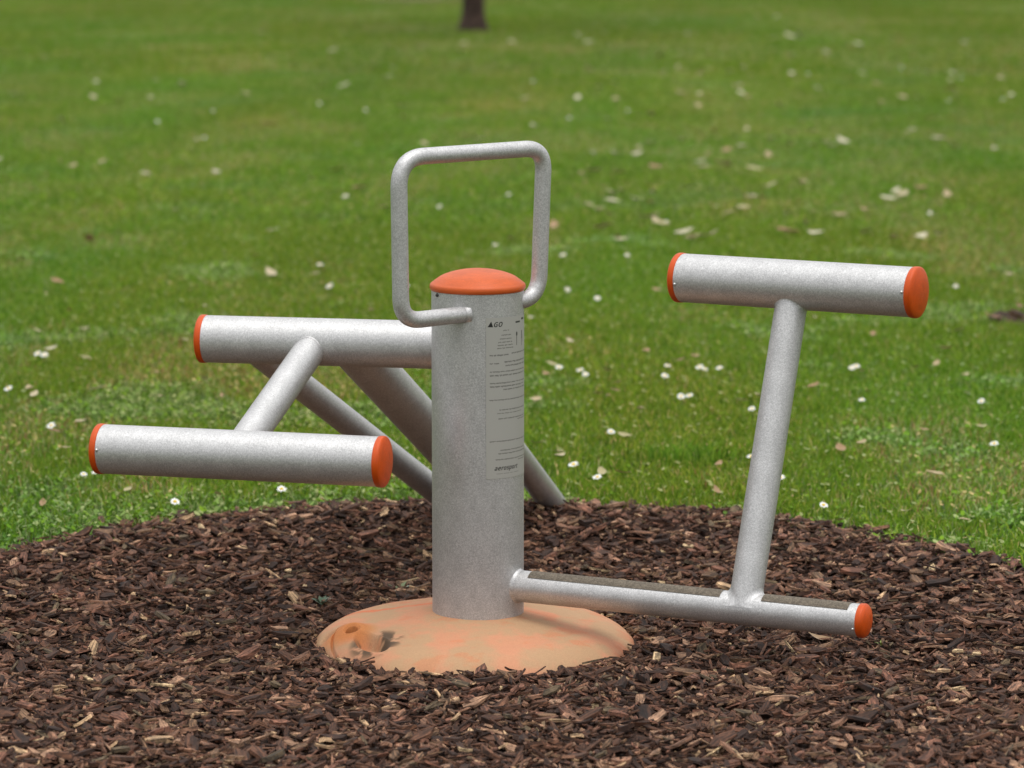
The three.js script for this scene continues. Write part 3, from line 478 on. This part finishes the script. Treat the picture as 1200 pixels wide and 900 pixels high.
{
  const R = rng(808);
  const leaf = (p, size, tone, y, label, group) => { const m = lit(new THREE.Mesh(leafGeos[Math.floor(R() * 8)], leafTones[tone])); m.name = numbered('fallen_leaf'); m.position.set(p.x, y, p.z); m.rotation.set((R() - 0.5) * 0.6, R() * 6.28, (R() - 0.5) * 0.6); m.scale.setScalar(size); m.userData = { label, category: 'leaf', group }; scene.add(m); };
  const near = ['dry curled tan leaf lying in the near grass', 'dry leaves in the near grass'], far = ['pale fallen leaf lying on the far lawn', 'pale leaves on the far lawn'];
  for (const [px, py, s, t] of [[318, 321, 0.085, 2], [25, 306, 0.07, 0], [67, 331, 0.065, 1], [97, 386, 0.045, 2], [35, 456, 0.06, 0], [40, 463, 0.05, 2], [100, 420, 0.05, 5], [222, 340, 0.05, 1], [300, 300, 0.05, 0], [757, 412, 0.05, 1], [702, 462, 0.045, 1], [841, 529, 0.04, 3], [842, 545, 0.045, 1], [1095, 556, 0.06, 0], [1108, 409, 0.05, 3], [712, 435, 0.045, 0], [732, 512, 0.05, 5], [630, 520, 0.06, 5], [628, 470, 0.06, 0], [655, 535, 0.05, 2], [655, 530, 0.04, 5], [840, 575, 0.035, 1], [915, 610, 0.035, 3], [1150, 500, 0.04, 5], [1010, 520, 0.04, 0], [870, 470, 0.04, 5], [750, 480, 0.045, 0], [730, 555, 0.05, 1], [705, 555, 0.05, 5], [1175, 368, 0.06, 3], [1190, 372, 0.07, 3], [1165, 372, 0.05, 3], [1195, 360, 0.05, 3], [930, 400, 0.05, 1], [190, 465, 0.04, 0], [240, 445, 0.05, 5], [50, 590, 0.035, 1], [150, 575, 0.035, 5], [255, 580, 0.04, 0], [1060, 600, 0.04, 5], [1130, 610, 0.04, 0], [985, 610, 0.035, 1], [95, 495, 0.045, 2], [270, 455, 0.045, 0], [640, 440, 0.05, 1], [960, 340, 0.05, 0], [1130, 440, 0.045, 5], [770, 340, 0.05, 1]]) leaf(atY(px, py, 0.035), s, t, 0.036, ...near);
  for (let i = 0; i < 70; i++) { const z = -2 - 5 * R(), x = 0.08 + (R() - 0.5) * 0.38 * (7 - z); if (bedD(x, z) > 0.1) leaf(V(x, 0, z), 0.025 + 0.03 * R(), Math.floor(R() * 6), 0.032 + 0.008 * R(), ...near); }
  for (const [px, py, s, t] of [[760, 167, 0.09, 4], [212, 97, 0.1, 4], [720, 97, 0.1, 4], [700, 103, 0.1, 4], [712, 96, 0.09, 2], [652, 97, 0.09, 4], [735, 85, 0.1, 4], [775, 90, 0.1, 2], [400, 102, 0.1, 4], [455, 90, 0.1, 4], [462, 80, 0.09, 2], [438, 75, 0.09, 4], [470, 125, 0.08, 4], [472, 137, 0.08, 2], [405, 100, 0.08, 4], [678, 42, 0.13, 4], [690, 50, 0.13, 4], [925, 42, 0.15, 4], [940, 45, 0.14, 4], [955, 38, 0.14, 4], [905, 45, 0.13, 2], [1005, 52, 0.12, 4], [1143, 88, 0.1, 4], [1172, 92, 0.1, 2], [1185, 112, 0.09, 4], [1120, 112, 0.09, 4], [1130, 50, 0.12, 4], [855, 85, 0.1, 4], [870, 80, 0.1, 4], [880, 90, 0.1, 2], [830, 82, 0.1, 4], [875, 152, 0.08, 2], [905, 163, 0.08, 4], [870, 172, 0.08, 4], [958, 132, 0.08, 4], [1030, 140, 0.07, 2], [540, 60, 0.11, 4], [600, 50, 0.12, 2], [1165, 175, 0.07, 4], [5, 62, 0.11, 2], [20, 112, 0.09, 4], [390, 60, 0.11, 4], [288, 110, 0.09, 0], [365, 210, 0.06, 2], [230, 165, 0.07, 2], [120, 190, 0.07, 0], [85, 195, 0.07, 0]]) leaf(atY(px, py, 0.05), s, t, 0.052, ...far);
  for (let i = 0; i < 175; i++) { const z = -8 - 32 * R() * R(), right = R() < 0.62, x = 0.08 + (right ? 0.12 * R() + 0.02 : (R() - 0.5) * 0.34) * (7 - z); leaf(V(x, 0, z), 0.06 + 0.06 * R(), [4, 2, 0, 5, 4, 1][Math.floor(R() * 6)], 0.045, ...far); }
  leaf(atY(960, 750, -0.018), 0.06, 1, -0.016, 'tan dead leaf on the mulch under the foot rail', undefined);
}
function seedling(px, py, n, label, tone, size) {
  const p = atY(px, py, -0.022), pos = [], idx = []; let k = 0; const R = rng(px);
  for (let i = 0; i < n; i++) { const a = i / n * 6.28 + R(), c = Math.cos(a), s = Math.sin(a), L = size * (0.7 + 0.5 * R()), w = L * 0.2, h = L * (0.4 + 0.5 * R()); pos.push(0, 0, 0, c * L * 0.5 - s * w, h * 0.8, s * L * 0.5 + c * w, c * L * 0.5 + s * w, h * 0.8, s * L * 0.5 - c * w, c * L, h, s * L); idx.push(k, k + 1, k + 2, k + 1, k + 3, k + 2); k += 4; }
  const g = new THREE.BufferGeometry(); g.setAttribute('position', new THREE.Float32BufferAttribute(pos, 3)); g.setIndex(idx); g.computeVertexNormals();
  const t = thing('seedling', label, 'plant', V(p.x, mulchH(p.x, p.z) + 0.008, p.z)); part('leaves', g, new THREE.MeshPhysicalMaterial({ color: new THREE.Color().setRGB(...tone), roughness: 0.7, transmission: 0.25, thickness: 0, side: THREE.DoubleSide }), t);
}
seedling(377, 706, 7, 'small bluish green seedling in the mulch left of the base cover', [0.09, 0.15, 0.085], 0.03);
seedling(468, 692, 5, 'pale green sprout in the mulch behind the base cover', [0.22, 0.27, 0.13], 0.034);
seedling(1033, 756, 4, 'tiny yellow green sprout in the mulch by the foot rail end', [0.24, 0.30, 0.05], 0.018);

renderer.render(scene, camera);
